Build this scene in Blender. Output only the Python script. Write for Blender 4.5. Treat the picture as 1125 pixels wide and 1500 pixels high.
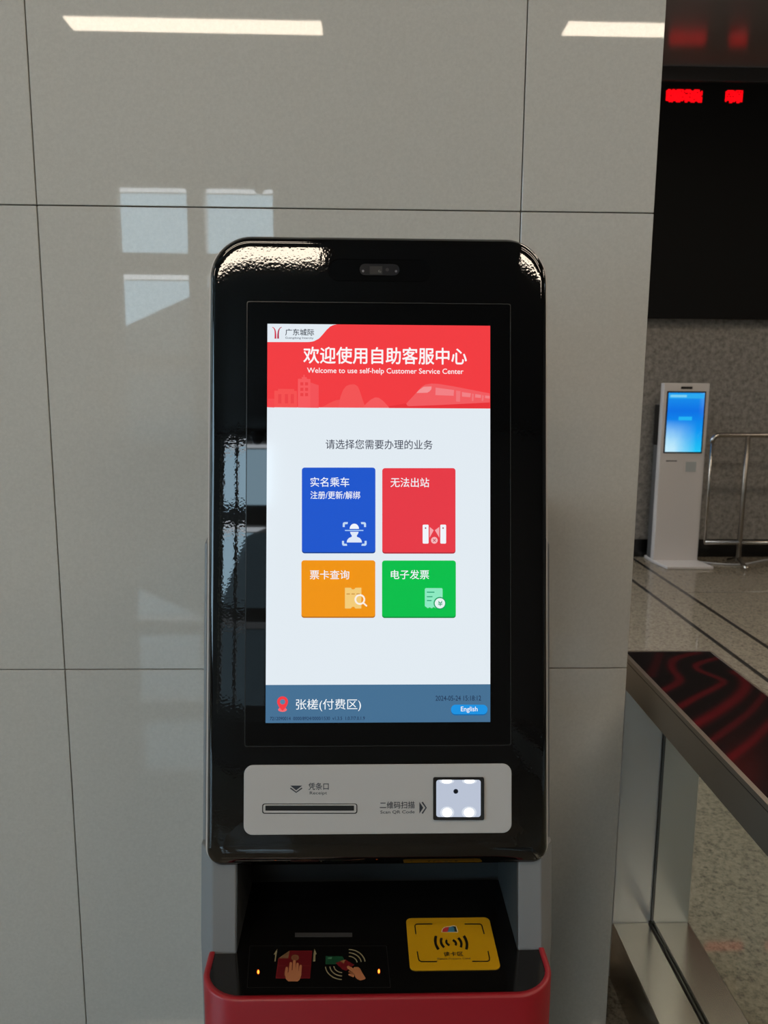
import bpy, bmesh, math, random
from mathutils import Vector, Matrix

for o in list(bpy.data.objects):
    bpy.data.objects.remove(o)
C = bpy.context.scene.collection
SC = bpy.context.scene
R = math.radians
random.seed(4)

# ------------------------------------------------------------------ camera
cam_d = bpy.data.cameras.new('camera')
cam = bpy.data.objects.new('camera', cam_d)
C.objects.link(cam)
PITCH, YAW, ROLL = R(9.36), R(1.6), R(0.415)
fw = Vector((math.sin(YAW) * math.cos(PITCH), math.cos(YAW) * math.cos(PITCH), -math.sin(PITCH)))
rt = Vector((math.cos(YAW), -math.sin(YAW), 0))
up = rt.cross(fw)
rt2 = rt * math.cos(ROLL) + up * math.sin(ROLL)
up2 = up * math.cos(ROLL) - rt * math.sin(ROLL)
cam.matrix_world = Matrix(((rt2.x, up2.x, -fw.x, 0), (rt2.y, up2.y, -fw.y, 0), (rt2.z, up2.z, -fw.z, 1.5), (0, 0, 0, 1)))
cam_d.sensor_fit = 'VERTICAL'
cam_d.sensor_height = 36.0
cam_d.sensor_width = 27.0
cam_d.lens = 36.0 * 1170 / 1500
cam_d.clip_start = 0.02
cam_d.clip_end = 200
cam_d.dof.use_dof = True
cam_d.dof.focus_distance = 1.22
cam_d.dof.aperture_fstop = 10.0
SC.camera = cam

# ------------------------------------------------------------------ view, world, light levels
SC.view_settings.view_transform = 'Standard'
SC.view_settings.look = 'None'
SC.view_settings.gamma = 1.0
SC.view_settings.use_curve_mapping = False
SC.view_settings.exposure = 0.0
SC.cycles.use_denoising = True
SC.cycles.max_bounces = 10
SC.cycles.diffuse_bounces = 5
SC.cycles.glossy_bounces = 6
SC.cycles.transparent_max_bounces = 12
SC.cycles.caustics_refractive = False
SC.cycles.sample_clamp_indirect = 6.0

SKY = 7.0            # radiance of the bright overcast sky beyond the windows
TUBE = 19.0          # radiance of the linear ceiling lamps

world = bpy.data.worlds.new('sky')
SC.world = world
world.use_nodes = True
wn = world.node_tree
bg = wn.nodes['Background']
bg.inputs['Color'].default_value = (0.86, 0.93, 1.0, 1)
bg.inputs['Strength'].default_value = SKY


# ------------------------------------------------------------------ materials
def lin(c):
    c = c / 255.0
    return c / 12.92 if c <= 0.04045 else ((c + 0.055) / 1.055) ** 2.4


def rgb(h):
    return (lin(int(h[0:2], 16)), lin(int(h[2:4], 16)), lin(int(h[4:6], 16)), 1)


_mats = {}


def mat(name, col, rough=0.5, metal=0.0, ior=1.5, coat=0.0):
    if name in _mats:
        return _mats[name]
    m = bpy.data.materials.new(name)
    m.use_nodes = True
    b = m.node_tree.nodes['Principled BSDF']
    b.inputs['Base Color'].default_value = col if not isinstance(col, str) else rgb(col)
    b.inputs['Roughness'].default_value = rough
    b.inputs['Metallic'].default_value = metal
    b.inputs['IOR'].default_value = ior
    b.inputs['Coat Weight'].default_value = coat
    _mats[name] = m
    return m


def lit(h, gain=1.0, gloss=True):
    """a colour of a backlit display or lamp"""
    k = 'lit_%s_%.2f' % (h, gain)
    if k in _mats:
        return _mats[k]
    m = mat(k, (0.004, 0.004, 0.004, 1), 0.08 if gloss else 0.5)
    b = m.node_tree.nodes['Principled BSDF']
    b.inputs['Emission Color'].default_value = rgb(h)
    b.inputs['Emission Strength'].default_value = gain
    return m


def ink(h, rough=0.4):
    return mat('ink_' + h, h, rough)


def nodes(m):
    nt = m.node_tree
    return nt, nt.nodes, nt.links, nt.nodes['Principled BSDF']


def tex_coord(nt, scale=(1, 1, 1), kind='Object'):
    tc = nt.nodes.new('ShaderNodeTexCoord')
    mp = nt.nodes.new('ShaderNodeMapping')
    mp.inputs['Scale'].default_value = scale
    nt.links.new(tc.outputs[kind], mp.inputs['Vector'])
    return mp.outputs['Vector']


def noise(nt, vec, scale, detail=3, rough=0.5):
    n = nt.nodes.new('ShaderNodeTexNoise')
    n.inputs['Scale'].default_value = scale
    n.inputs['Detail'].default_value = detail
    n.inputs['Roughness'].default_value = rough
    nt.links.new(vec, n.inputs['Vector'])
    return n.outputs['Fac']


def ramp(nt, fac, stops):
    r = nt.nodes.new('ShaderNodeValToRGB')
    e = r.color_ramp.elements
    while len(e) < len(stops):
        e.new(0.5)
    for el, (p, c) in zip(e, stops):
        el.position = p
        el.color = c
    nt.links.new(fac, r.inputs['Fac'])
    return r.outputs['Color']


def bump(nt, b, height, strength, dist):
    bp = nt.nodes.new('ShaderNodeBump')
    bp.inputs['Strength'].default_value = strength
    bp.inputs['Distance'].default_value = dist
    nt.links.new(height, bp.inputs['Height'])
    nt.links.new(bp.outputs['Normal'], b.inputs['Normal'])
    return bp


def grain_mat(name, stops, scale, rough, detail=6, ior=1.5, bumps=None):
    m = mat(name, (0.5, 0.5, 0.5, 1), rough, ior=ior)
    nt, ns, lk, b = nodes(m)
    v = tex_coord(nt)
    f = noise(nt, v, scale, detail, 0.7)
    lk.new(ramp(nt, f, stops), b.inputs['Base Color'])
    if bumps:
        bump(nt, b, noise(nt, v, bumps[0], 2), bumps[1], bumps[2])
    return m


def G(a, k=(1.0, 1.0, 1.0)):
    return (a * k[0], a * k[1], a * k[2], 1)


WARM = (1.0, 0.968, 0.888)
M_tile = grain_mat('polished_wall_tile', [(0.30, G(0.49, WARM)), (0.70, G(0.56, WARM))], 160, 0.018, 8, 1.52)
M_tile_edge = mat('tile_edge', G(0.50, (1, 0.94, 0.84)), 0.35)
M_joint = mat('joint_dark_backing', G(0.10), 0.8)  # dark backing behind the open tile joints
M_floor = grain_mat('polished_granite_floor', [(0.32, G(0.07, (1, 0.86, 0.65))), (0.5, G(0.24, (1, 0.86, 0.65))), (0.72, G(0.36, (1, 0.86, 0.65)))], 75, 0.03, 8, 1.5)
M_strip = mat('dark_floor_inlay', G(0.012), 0.15)
M_far = grain_mat('grey_granite_cladding', [(0.30, G(0.12, (1, .94, .86))), (0.5, G(0.25, (1, .94, .86))), (0.72, G(0.36, (1, .94, .86)))], 26, 0.10, 8)
M_skirt = mat('black_skirting_stone', G(0.006), 0.2)
M_ceiling = mat('ceiling_panel', G(0.11, WARM), 0.6)
M_soffit = mat('glossy_soffit_panel', G(0.17, (1, 0.80, 0.70)), 0.2)
M_plaster = mat('hall_plaster', G(0.16, WARM), 0.6)
M_winframe = mat('window_frame_paint', G(0.22, (1, 0.99, 0.94)), 0.4)
M_jamb = mat('window_frame_edge', G(0.62, (1, 0.94, 0.74)), 0.4)
M_gloss = mat('gloss_black_paint', G(0.0025, (0.9, 0.95, 1.1)), 0.028, ior=1.65)
nt, ns, lk, b = nodes(M_gloss)
v = tex_coord(nt)
bump(nt, b, noise(nt, v, 260, 1, 0.4), 0.035, 0.0010)
M_glassblk = mat('black_front_glass', G(0.0025, (0.9, 0.95, 1.1)), 0.02, ior=1.52)
M_lip = mat('dark_bezel_lip', G(0.02), 0.25)
M_trim = mat('champagne_trim', G(0.62, (1, 0.94, 0.88)), 0.4)
M_silver = mat('silver_panel_paint', G(0.46, (1.0, 0.98, 0.96)), 0.42)
M_body = mat('light_grey_powder_coat', G(0.19, (0.97, 1.0, 1.03)), 0.45)
M_recess_grey_shade = mat('recess_grey_and_shade', G(0.05, (0.95, 1.0, 1.0)), 0.4)  # grey of the recess back, reused as shade on the arms' inner faces
M_red = mat('red_satin_paint', (0.26, 0.007, 0.013, 1), 0.38)
M_blackplate = mat('black_acrylic', G(0.003), 0.10)
M_black = mat('matt_black', G(0.004), 0.5)
M_camlens = mat('camera_bar_glass', G(0.016, (0.95, 0.95, 1.1)), 0.15)
M_yellow = mat('yellow_sticker', (0.47, 0.25, 0.006, 1), 0.25)
M_steel = mat('brushed_stainless_steel', G(0.42, (1, 0.93, 0.83)), 0.24, 1.0)
M_steel2 = mat('bright_stainless_steel', G(0.66, (0.96, 1.0, 1.04)), 0.30, 0.6)
M_rim = mat('bronze_grey_steel', G(0.30, (1, 0.9, 0.78)), 0.34, 0.85)
M_seam = mat('dark_seam', G(0.004), 0.5)
M_gasket = mat('black_gasket', G(0.01), 0.5)
M_white = mat('white_kiosk_paint', G(0.62, (1.0, 0.95, 0.92)), 0.4)
M_cable = mat('pale_cable', G(0.45), 0.5)
M_concrete = mat('facade_render', G(0.11, (1, 1, 0.98)), 0.9)
M_roof = mat('facade_roof', G(0.10, (1, 1, 1)), 0.9)
M_boardblk = mat('led_board_black', G(0.0045), 0.75, ior=1.25)
M_boardtrim = mat('led_board_trim', G(0.035), 0.35)

# glossy black top sheet of the barrier with dark red waves in its colour (vertex attribute on its fine mesh)
M_counter = mat('red_wave_sheet', G(0.006), 0.14, ior=1.5)
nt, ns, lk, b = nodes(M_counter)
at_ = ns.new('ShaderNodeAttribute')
at_.attribute_name = 'red_waves'
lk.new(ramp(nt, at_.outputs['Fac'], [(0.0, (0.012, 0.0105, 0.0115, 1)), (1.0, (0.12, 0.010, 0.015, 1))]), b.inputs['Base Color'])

# glass panes
def glass(name, tint, refl=1.0):
    m = bpy.data.materials.new(name)
    m.use_nodes = True
    nt = m.node_tree
    nt.nodes.remove(nt.nodes['Principled BSDF'])
    t = nt.nodes.new('ShaderNodeBsdfTransparent')
    t.inputs['Color'].default_value = tint
    g = nt.nodes.new('ShaderNodeBsdfGlossy')
    g.inputs['Roughness'].default_value = 0.01
    fr = nt.nodes.new('ShaderNodeFresnel')
    fr.inputs['IOR'].default_value = 1.45
    mx = nt.nodes.new('ShaderNodeMixShader')
    ge = nt.nodes.new('ShaderNodeNewGeometry')
    mu = nt.nodes.new('ShaderNodeMath')
    mu.operation = 'MULTIPLY'
    inv = nt.nodes.new('ShaderNodeMath')
    inv.operation = 'SUBTRACT'
    inv.inputs[0].default_value = 1.0
    nt.links.new(ge.outputs['Backfacing'], inv.inputs[1])
    nt.links.new(fr.outputs[0], mu.inputs[0])
    nt.links.new(inv.outputs[0], mu.inputs[1])
    nt.links.new(mu.outputs[0], mx.inputs['Fac'])
    nt.links.new(t.outputs[0], mx.inputs[1])
    nt.links.new(g.outputs[0], mx.inputs[2])
    nt.links.new(mx.outputs[0], nt.nodes['Material Output'].inputs['Surface'])
    return m


M_pane = glass('window_glass', (0.74, 0.87, 0.93, 1))
M_barglass = glass('barrier_glass', (0.90, 0.94, 0.92, 1))


# ------------------------------------------------------------------ mesh helpers
class MB:
    def __init__(s):
        s.v, s.f, s.mi, s.ms, s.sm = [], [], [], [], []

    def m(s, material):
        if material not in s.ms:
            s.ms.append(material)
        return s.ms.index(material)

    def face(s, pts, material, smooth=False):
        k = len(s.v)
        s.v += [Vector(p) for p in pts]
        s.f.append(list(range(k, k + len(pts))))
        s.mi.append(s.m(material))
        s.sm.append(smooth)

    def grid(s, rings, material, closed=True, smooth=True, caps=True):
        k = len(s.v)
        n = len(rings[0])
        for r in rings:
            s.v += [Vector(p) for p in r]
        i = s.m(material)
        for a in range(len(rings) - 1):
            for c in range(n if closed else n - 1):
                d = (c + 1) % n
                s.f.append([k + a * n + c, k + a * n + d, k + (a + 1) * n + d, k + (a + 1) * n + c])
                s.mi.append(i)
                s.sm.append(smooth)
        if caps:
            s.f.append([k + c for c in range(n)][::-1])
            s.f.append([k + (len(rings) - 1) * n + c for c in range(n)])
            s.mi += [i, i]
            s.sm += [False, False]

    def box(s, a, b, material):
        x0, y0, z0 = a
        x1, y1, z1 = b
        s.grid([[(x0, y0, z0), (x1, y0, z0), (x1, y1, z0), (x0, y1, z0)],
                [(x0, y0, z1), (x1, y0, z1), (x1, y1, z1), (x0, y1, z1)]], material, smooth=False)

    def prism(s, poly, fn, t0, t1, material, smooth=False):
        s.grid([[fn(p, t0) for p in poly], [fn(p, t1) for p in poly]], material, smooth=smooth)

    def tube(s, pts, r, material, n=10, closed=False):
        pts = [Vector(p) for p in pts]
        rings = []
        ref = Vector((0.13, 0.37, 0.92))
        for i, p in enumerate(pts):
            a = pts[max(i - 1, 0)]
            c = pts[min(i + 1, len(pts) - 1)]
            t = (c - a).normalized()
            if abs(t.dot(ref)) > 0.95:
                ref = Vector((0.9, 0.1, 0.2))
            u = t.cross(ref).normalized()
            w = t.cross(u)
            rings.append([p + (u * math.cos(2 * math.pi * j / n) + w * math.sin(2 * math.pi * j / n)) * r for j in range(n)])
        s.grid(rings, material)

    def build(s, name, parent=None, bevel=0.0, seg=2, weighted=True):
        if not s.v:
            raise ValueError(name)
        lo = Vector((min(p.x for p in s.v), min(p.y for p in s.v), min(p.z for p in s.v)))
        hi = Vector((max(p.x for p in s.v), max(p.y for p in s.v), max(p.z for p in s.v)))
        org = (lo + hi) / 2
        me = bpy.data.meshes.new(name)
        me.from_pydata([tuple(p - org) for p in s.v], [], s.f)
        for m_ in s.ms:
            me.materials.append(m_)
        for p, i, sm in zip(me.polygons, s.mi, s.sm):
            p.material_index = i
            p.use_smooth = sm
        bm = bmesh.new()
        bm.from_mesh(me)
        bmesh.ops.remove_doubles(bm, verts=bm.verts, dist=1e-7)
        if bevel:
            bmesh.ops.recalc_face_normals(bm, faces=bm.faces)
            es = [e for e in bm.edges if len(e.link_faces) == 2 and e.calc_face_angle(0) > 0.5]
            bmesh.ops.bevel(bm, geom=es, offset=bevel, offset_type='OFFSET', segments=seg, profile=0.5, affect='EDGES', clamp_overlap=True)
        bm.to_mesh(me)
        bm.free()
        o = bpy.data.objects.new(name, me)
        C.objects.link(o)
        wp = Vector((0, 0, 0))
        if parent:
            wp = origin_of(parent)
            o.parent = parent
        o.location = org - wp
        return o


def origin_of(o):
    p = Vector(o.location)
    while o.parent:
        o = o.parent
        p += Vector(o.location)
    return p


def thing(name, label, cat, loc=(0, 0, 0), group=None):
    o = bpy.data.objects.new(name, None)
    o.empty_display_size = 0.1
    C.objects.link(o)
    o.location = loc
    return tag(o, label, cat, group)


def tag(o, label, cat, group=None):
    o['label'] = label
    o['category'] = cat
    if group:
        o['group'] = group
    return o


def struct(o):
    o['kind'] = 'structure'
    return o


# ------------------------------------------------------------------ the setting
WY = 1.65
# tiled pillar wall behind the kiosk: slabs 0.948 m square with open dark joints
w = MB()
w.box((-6.0, WY + 0.02, 0), (0.572, WY + 0.62, 3.91), M_joint)
jx = [-6.0 + 0.0] + [0.313 - 0.948 * k for k in range(6, -1, -1)] + [0.579]
jz = [0.0, 0.884, 1.832, 2.780, 3.728, 3.909]
gap = 0.0011
sl = MB()
for i in range(len(jx) - 1):
    for j in range(len(jz) - 1):
        a = jx[i] + (gap if i else 0)
        c = jx[i + 1] - (gap if i < len(jx) - 2 else 0)
        if c - a < 0.01:
            continue
        sl.box((a, WY, jz[j] + gap), (c, WY + 0.022, jz[j + 1] - gap), M_tile)
for j in range(len(jz) - 1):
    sl.box((0.573, WY + 0.0225, jz[j] + gap), (0.579, WY + 0.62, jz[j + 1] - gap), M_tile_edge)
wall = struct(w.build('wall_back'))
sl.build('tile_slabs', wall, bevel=0.0009, seg=1)

f = MB()
f.box((-7.0, -6.77, -0.12), (9.0, 6.9, 0.0), M_floor)
floor = struct(f.build('floor'))
for k, x in enumerate((2.075, 2.335)):
    t = MB()
    t.box((x - 0.014, 2.3, -0.01), (x + 0.014, 6.75, 0.0012), M_strip)
    struct(t.build('trim_%d' % (k + 1)))
t = MB()
t.box((2.335, 5.55, -0.01), (9.0, 5.556, 0.001), M_strip)
struct(t.build('trim_3'))

FY = 6.75
f = MB()
f.box((-1.0, FY, 0), (9.0, FY + 0.15, 3.91), M_far)
struct(f.build('wall_far'))
f = MB()
f.box((-1.0, FY - 0.015, 0), (9.0, FY, 0.155), M_skirt)
struct(f.build('baseboard_far'))
f = MB()
f.box((-7.0, -6.77, 3.91), (9.0, 4.95, 4.05), M_ceiling)
struct(f.build('ceiling'))
f = MB()
f.box((-1.0, 4.95, 3.93), (9.0, FY, 4.05), M_soffit)
struct(f.build('ceiling_soffit'))
f = MB()
f.box((9.0, -6.77, 0), (9.15, 6.9, 3.91), M_plaster)
struct(f.build('wall_right'))
f = MB()
f.box((-7.15, -6.77, 0), (-7.0, -5.6, 3.91), M_plaster)
f.box((-7.15, 0.6, 0), (-7.0, 6.9, 3.91), M_plaster)
f.box((-7.15, -5.6, 0), (-7.0, 0.6, 0.5), M_plaster)
f.box((-7.15, -5.6, 3.8), (-7.0, 0.6, 3.91), M_plaster)
struct(f.build('wall_left'))
win_added = bpy.data.objects.new('window_added', None)  # unseen window added in the left wall for cool daylight from the side
C.objects.link(win_added)
win_added.location = (-7.07, -2.5, 0.5)
struct(win_added)
f = MB()
for k in range(6):
    y = -5.6 + 1.2 * k
    f.box((-7.12, y, 0.5), (-7.02, y + 0.2, 3.8), M_winframe)
for z in (0.5, 2.1, 3.7):
    f.box((-7.119, -5.6, z), (-7.021, 0.6, z + 0.1), M_winframe)
f.build('window_frame', win_added)  # frame of the added window
for k in range(5):
    y = -5.4 + 1.2 * k
    for z in (0.6, 2.2):
        f = MB()
        f.box((-7.075, y, z), (-7.065, y + 1.0, z + 1.5), M_pane)
        f.build('window_pane', win_added)  # panes of the added window
# window wall across the hall, seen only as reflections
WX0, WX1, WZ0, WZ1, WW = -3.2, -1.04, 0.55, 3.84, -6.77
f = MB()
f.box((-7.15, WW - 0.25, 0), (WX0, WW, 4.05), M_plaster)
f.box((WX1, WW - 0.25, 0), (9.15, WW, 4.05), M_plaster)
f.box((WX0, WW - 0.25, 0), (WX1, WW, WZ0), M_plaster)
f.box((WX0, WW - 0.25, WZ1), (WX1, WW, 4.05), M_plaster)
struct(f.build('wall_front'))
cols = [(-2.95, -2.11), (-1.91, -1.08)]
rows = [(0.72, 1.64), (1.80, 2.76), (3.00, 3.775)]
win = bpy.data.objects.new('window_1', None)
C.objects.link(win)
win.location = (-2.1, WW, WZ0)
struct(win)
f = MB()
xs = [WX0, -2.95, -2.11, -1.91, -1.08, WX1]
zs = [WZ0, 0.72, 1.64, 1.80, 2.76, 3.00, 3.775, WZ1]
for i in (0, 2, 4):
    f.box((xs[i], WW - 0.17, WZ0), (xs[i + 1], WW - 0.03, WZ1), M_winframe)
for (a, c) in cols:
    for j in (0, 2, 4, 6):
        f.box((a, WW - 0.17, zs[j]), (c, WW - 0.03, zs[j + 1]), M_winframe)
f.build('window_frame', win)
f = MB()
for (a, c) in cols:
    for (d, e) in rows:
        f.box((a + 0.022, WW - 0.115, d), (a + 0.030, WW - 0.095, e), M_winframe)
        f.box((a, WW - 0.115, e - 0.078), (c, WW - 0.095, e - 0.068), M_winframe)
f.box((WX0 + 0.01, WW - 0.03, WZ0), (WX0 + 0.07, WW - 0.005, WZ1), M_jamb)
f.build('sash_edge', win)
for (a, c) in cols:
    for (d, e) in rows:
        f = MB()
        f.box((a + 0.03, WW - 0.11, d), (c, WW - 0.10, e - 0.070), M_pane)
        f.build('window_pane', win)

# neighbouring building outside, cuts the sky in the window reflections
bld = MB()
prof = [(-14.0, 0), (1.5, 0), (1.5, 5.6), (-1.2, 4.4), (-3.2, 3.5), (-4.4, 2.96), (-5.2, 2.6), (-14.0, 2.5)]
bld.prism(prof, lambda p, t: (p[0], t, p[1] - 0.6), -16.0, -11.5, M_concrete)
nb = bld.build('neighbouring_building')
tag(nb, 'grey building with a sloping roof outside the hall windows, seen only in reflections', 'building')


# ceiling lamps: two mirrored in the wall, the rest added for fill
def ceiling_lamp(x0, x1, y, z, label):
    th = thing('linear_ceiling_light', label, 'ceiling light', ((x0 + x1) / 2, y, z), 'linear ceiling lights')
    m_ = MB()
    m_.box((x0 - 0.02, y - 0.13, z - 0.040), (x1 + 0.02, y + 0.13, z), M_boardtrim)
    m_.build('housing', th, bevel=0.004)
    m_ = MB()
    m_.box((x0, y - 0.098, z - 0.050), (x1, y + 0.098, z - 0.039), LAMP)
    m_.build('diffuser', th)
    return th


LAMP = mat('lamp_diffuser', G(0.8), 0.4)
b = LAMP.node_tree.nodes['Principled BSDF']
b.inputs['Emission Color'].default_value = (1.0, 0.845, 0.67, 1)
b.inputs['Emission Strength'].default_value = TUBE
CZ = 3.908
ceiling_lamp(-1.99, -0.28, -2.615, CZ, 'long warm linear ceiling light mirrored at upper left of the tiled wall')
ceiling_lamp(1.37, 3.08, -2.545, CZ, 'linear ceiling light mirrored at upper right edge of the tiled wall')
ceiling_lamp(-1.99, -0.28, -0.2, CZ, 'added unseen linear ceiling light overhead in front of the wall, left of the kiosk')  # overhead row added out of view to light the wall from above
ceiling_lamp(1.37, 3.08, 0.25, CZ, 'added unseen linear ceiling light overhead in front of the wall, right of the kiosk')
ceiling_lamp(-1.99, -0.28, -1.2, CZ, 'added unseen linear ceiling light overhead behind the viewer, left of the kiosk')  # second row added out of view to raise the light level
ceiling_lamp(1.37, 3.08, -1.2, CZ, 'added unseen linear ceiling light overhead behind the viewer, right of the kiosk')
ceiling_lamp(-5.35, -3.64, -0.2, CZ, 'added unseen linear ceiling light overhead at the far left of the hall')  # unseen end lamp added to the overhead row
ceiling_lamp(1.37, 3.08, 2.6, CZ, 'added unseen linear ceiling light overhead in the passage, just past the pillar wall')  # passage lamps added out of view to light the far side
ceiling_lamp(1.37, 3.08, 4.2, CZ, 'added unseen linear ceiling light overhead in the passage, nearest the black display board')
ceiling_lamp(4.73, 6.44, 2.6, CZ, 'added unseen linear ceiling light overhead at the far right of the hall')  # unseen lamps added to extend the passage rows
ceiling_lamp(4.73, 6.44, 4.2, CZ, 'added unseen linear ceiling light overhead at the right, nearest the granite wall')


# ------------------------------------------------------------------ art on the kiosk face and reader plate
# Plan maps of the printed artwork: drawing units -> metres on the face plane (u, v) and on the reader plate (x, y)
HF = ((0.0010276788742685325, 2.3807627728610545e-06, -3.707563716730957e-05),
      (2.3576059854310247e-06, -0.00102736310083591, 0.0002013928997761574),
      (-2.358718519772907e-05, 1.5397679275433565e-05, 1.0))
HS = ((0.0010206678190050362, -2.7496745335310766e-05, 0.0015428220655534213),
      (-2.7300705123026838e-05, -0.00016616387460143396, 1.070219364884155),
      (-8.593113587448563e-06, 0.0011863627263096572, 1.0))
KX = 0.0255
FO = Vector((KX, 1.183, 1.287))
TILT = R(10.4)
FV = Vector((0, math.sin(TILT), math.cos(TILT)))
FN = Vector((0, -math.cos(TILT), math.sin(TILT)))
PZ = 0.65


def apply_h(H, x, y):
    d = H[2][0] * x + H[2][1] * y + H[2][2]
    return ((H[0][0] * x + H[0][1] * y + H[0][2]) / d, (H[1][0] * x + H[1][1] * y + H[1][2]) / d)


def P(u, v_, w_=0.0):
    return FO + Vector((u, 0, 0)) + FV * v_ + FN * w_


def fuv(x, y):
    return apply_h(HF, x - 555, y - 767)


def face_pt(x, y, w_=0.0):
    u, v_ = fuv(x, y)
    return P(u, v_, w_)


def shelf_pt(x, y, w_=0.0):
    a, c = apply_h(HS, x - 555, y - 1400)
    return Vector((KX + a, c, PZ + w_))


def arc(cx, cy, rx, ry, a0, a1, n=12):
    return [(cx + rx * math.cos(R(a0 + (a1 - a0) * i / n)), cy + ry * math.sin(R(a0 + (a1 - a0) * i / n))) for i in range(n + 1)]


def rrect(x0, y0, x1, y1, r, n=5):
    return (arc(x1 - r, y0 + r, r, r, -90, 0, n) + arc(x1 - r, y1 - r, r, r, 0, 90, n)
            + arc(x0 + r, y1 - r, r, r, 90, 180, n) + arc(x0 + r, y0 + r, r, r, 180, 270, n))


def disc(cx, cy, r, n=24):
    return arc(cx, cy, r, r, 0, 360 - 360 / n, n - 1)


class Art(MB):
    """flat artwork on a plane; crop() sets the drawing units"""
    def __init__(s, fn, w_):
        super().__init__()
        s.fn, s.w, s.c = fn, w_, (0, 0, 1)

    def crop(s, x, y, k):
        s.c = (x, y, k)
        return s

    def pt(s, p, w_=None):
        return s.fn(s.c[0] + p[0] / s.c[2], s.c[1] + p[1] / s.c[2], s.w if w_ is None else w_)

    def poly(s, pts, material, dw=0.0):
        # orient towards the viewer (drawing y runs down)
        ar = sum(pts[i][0] * pts[(i + 1) % len(pts)][1] - pts[(i + 1) % len(pts)][0] * pts[i][1] for i in range(len(pts)))
        if ar > 0:
            pts = pts[::-1]
        s.face([s.pt(p, s.w + dw) for p in pts], material)

    def stroke(s, pts, width, material, dw=0.0, round_=False):
        L_, R_ = [], []
        for i, p in enumerate(pts):
            a = pts[max(i - 1, 0)]
            c = pts[min(i + 1, len(pts) - 1)]
            dx, dy = c[0] - a[0], c[1] - a[1]
            l_ = math.hypot(dx, dy) or 1
            wd = (width[0] + (width[1] - width[0]) * i / (len(pts) - 1) if isinstance(width, tuple) else width) / 2
            nx, ny = -dy / l_ * wd, dx / l_ * wd
            L_.append((p[0] + nx, p[1] + ny))
            R_.append((p[0] - nx, p[1] - ny))
        for i in range(len(pts) - 1):
            s.poly([L_[i], L_[i + 1], R_[i + 1], R_[i]], material, dw)
        if round_:
            w0 = (width[0] if isinstance(width, tuple) else width) / 2
            w1 = (width[1] if isinstance(width, tuple) else width) / 2
            s.poly(disc(pts[0][0], pts[0][1], w0, 12), material, dw + 0.00002)
            s.poly(disc(pts[-1][0], pts[-1][1], w1, 12), material, dw + 0.00002)

    def text(s, string, x0, y0, x1, y1, material, bold=0.0):
        """lettering fitted to its ink box"""
        cu = bpy.data.curves.new('lettering_curve', 'FONT')
        cu.body = string
        cu.size = 1.0
        cu.resolution_u = 3
        ob = bpy.data.objects.new('lettering_curve', cu)
        C.objects.link(ob)
        dg = bpy.context.evaluated_depsgraph_get()
        me = bpy.data.meshes.new_from_object(ob.evaluated_get(dg))
        vs = [p.co.copy() for p in me.vertices]
        fs = [list(p.vertices) for p in me.polygons]
        bpy.data.objects.remove(ob)
        bpy.data.curves.remove(cu)
        bpy.data.meshes.remove(me)
        ax, bx = min(p.x for p in vs), max(p.x for p in vs)
        ay, by = min(p.y for p in vs), max(p.y for p in vs)
        # corners in drawing units; the line runs level on the plane
        cxm, cym = (x0 + x1) / 2, (y0 + y1) / 2
        A, B = s.pt((x0, cym)), s.pt((x1, cym))
        T, D = s.pt((cxm, y0)), s.pt((cxm, y1))
        mid = (A + B) / 2
        ux = (B - A)
        ux = Vector((ux.x, 0, 0))
        vy = (T - D)
        vy = Vector((0, vy.y, vy.z))
        base = (T + D) / 2
        base.x = mid.x
        i = s.m(material)
        nrm = ux.cross(vy).normalized()
        h_ = by - ay
        passes = [(0, 0)] if not bold else [(0, 0), (bold, 0), (-bold, 0), (0, bold), (0, -bold)]
        for n_, (ox, oy) in enumerate(passes):
            k = len(s.v)
            for p in vs:
                s.v.append(base + ux * ((p.x + ox - ax) / (bx - ax) - 0.5) + vy * ((p.y + oy - ay) / h_ - 0.5) + nrm * (n_ * 0.000012))
            for q in fs:
                s.f.append([k + j for j in q])
                s.mi.append(i)
                s.sm.append(False)


# ------------------------------------------------------------------ the self-service kiosk
kiosk = thing('self_service_kiosk', 'large black and red self-service kiosk with lit touchscreen standing against the tiled wall', 'kiosk', (KX, 1.3, 0))


def rr_outline(hw, vt, vb, rt_, rb_, n=14):
    return ([(hw - rt_ + rt_ * math.sin(R(90 * i / n)), vt - rt_ + rt_ * math.cos(R(90 * i / n))) for i in range(n + 1)]
            + [(hw - rb_ + rb_ * math.cos(R(90 * i / n)), vb + rb_ - rb_ * math.sin(R(90 * i / n))) for i in range(n + 1)]
            + [(-hw + rb_ - rb_ * math.sin(R(90 * i / n)), vb + rb_ - rb_ * math.cos(R(90 * i / n))) for i in range(n + 1)]
            + [(-hw + rt_ - rt_ * math.cos(R(90 * i / n)), vt - rt_ + rt_ * math.sin(R(90 * i / n))) for i in range(n + 1)])


HW, VT, VB = 0.2578, 0.4385, -0.5155
s = MB()
rings = []
N = 10
rings.append([P(u, v_, -0.055) for u, v_ in rr_outline(HW, VT, VB, 0.064, 0.024)])
rings.append([P(u, v_, -0.024) for u, v_ in rr_outline(HW, VT, VB, 0.064, 0.024)])
for i in range(N + 1):
    a = R(90 * i / N)
    k = 1 - math.cos(a)
    ds, dt, db = 0.012 * k, 0.016 * k, 0.032 * k
    rings.append([P(u, v_, -0.020 + 0.020 * math.sin(a)) for u, v_ in rr_outline(HW - ds, VT - dt, VB + db, 0.064 - 0.012 * k, 0.024 - 0.008 * k)])
for i in range(1, 9):
    d = 0.0458 * i / 8
    rings.append([P(u, v_, 0.0) for u, v_ in rr_outline(HW - 0.012 - d, VT - 0.016 - d, VB + 0.032 + d, 0.052 - d, max(0.016 - d, 0.002))])
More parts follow.
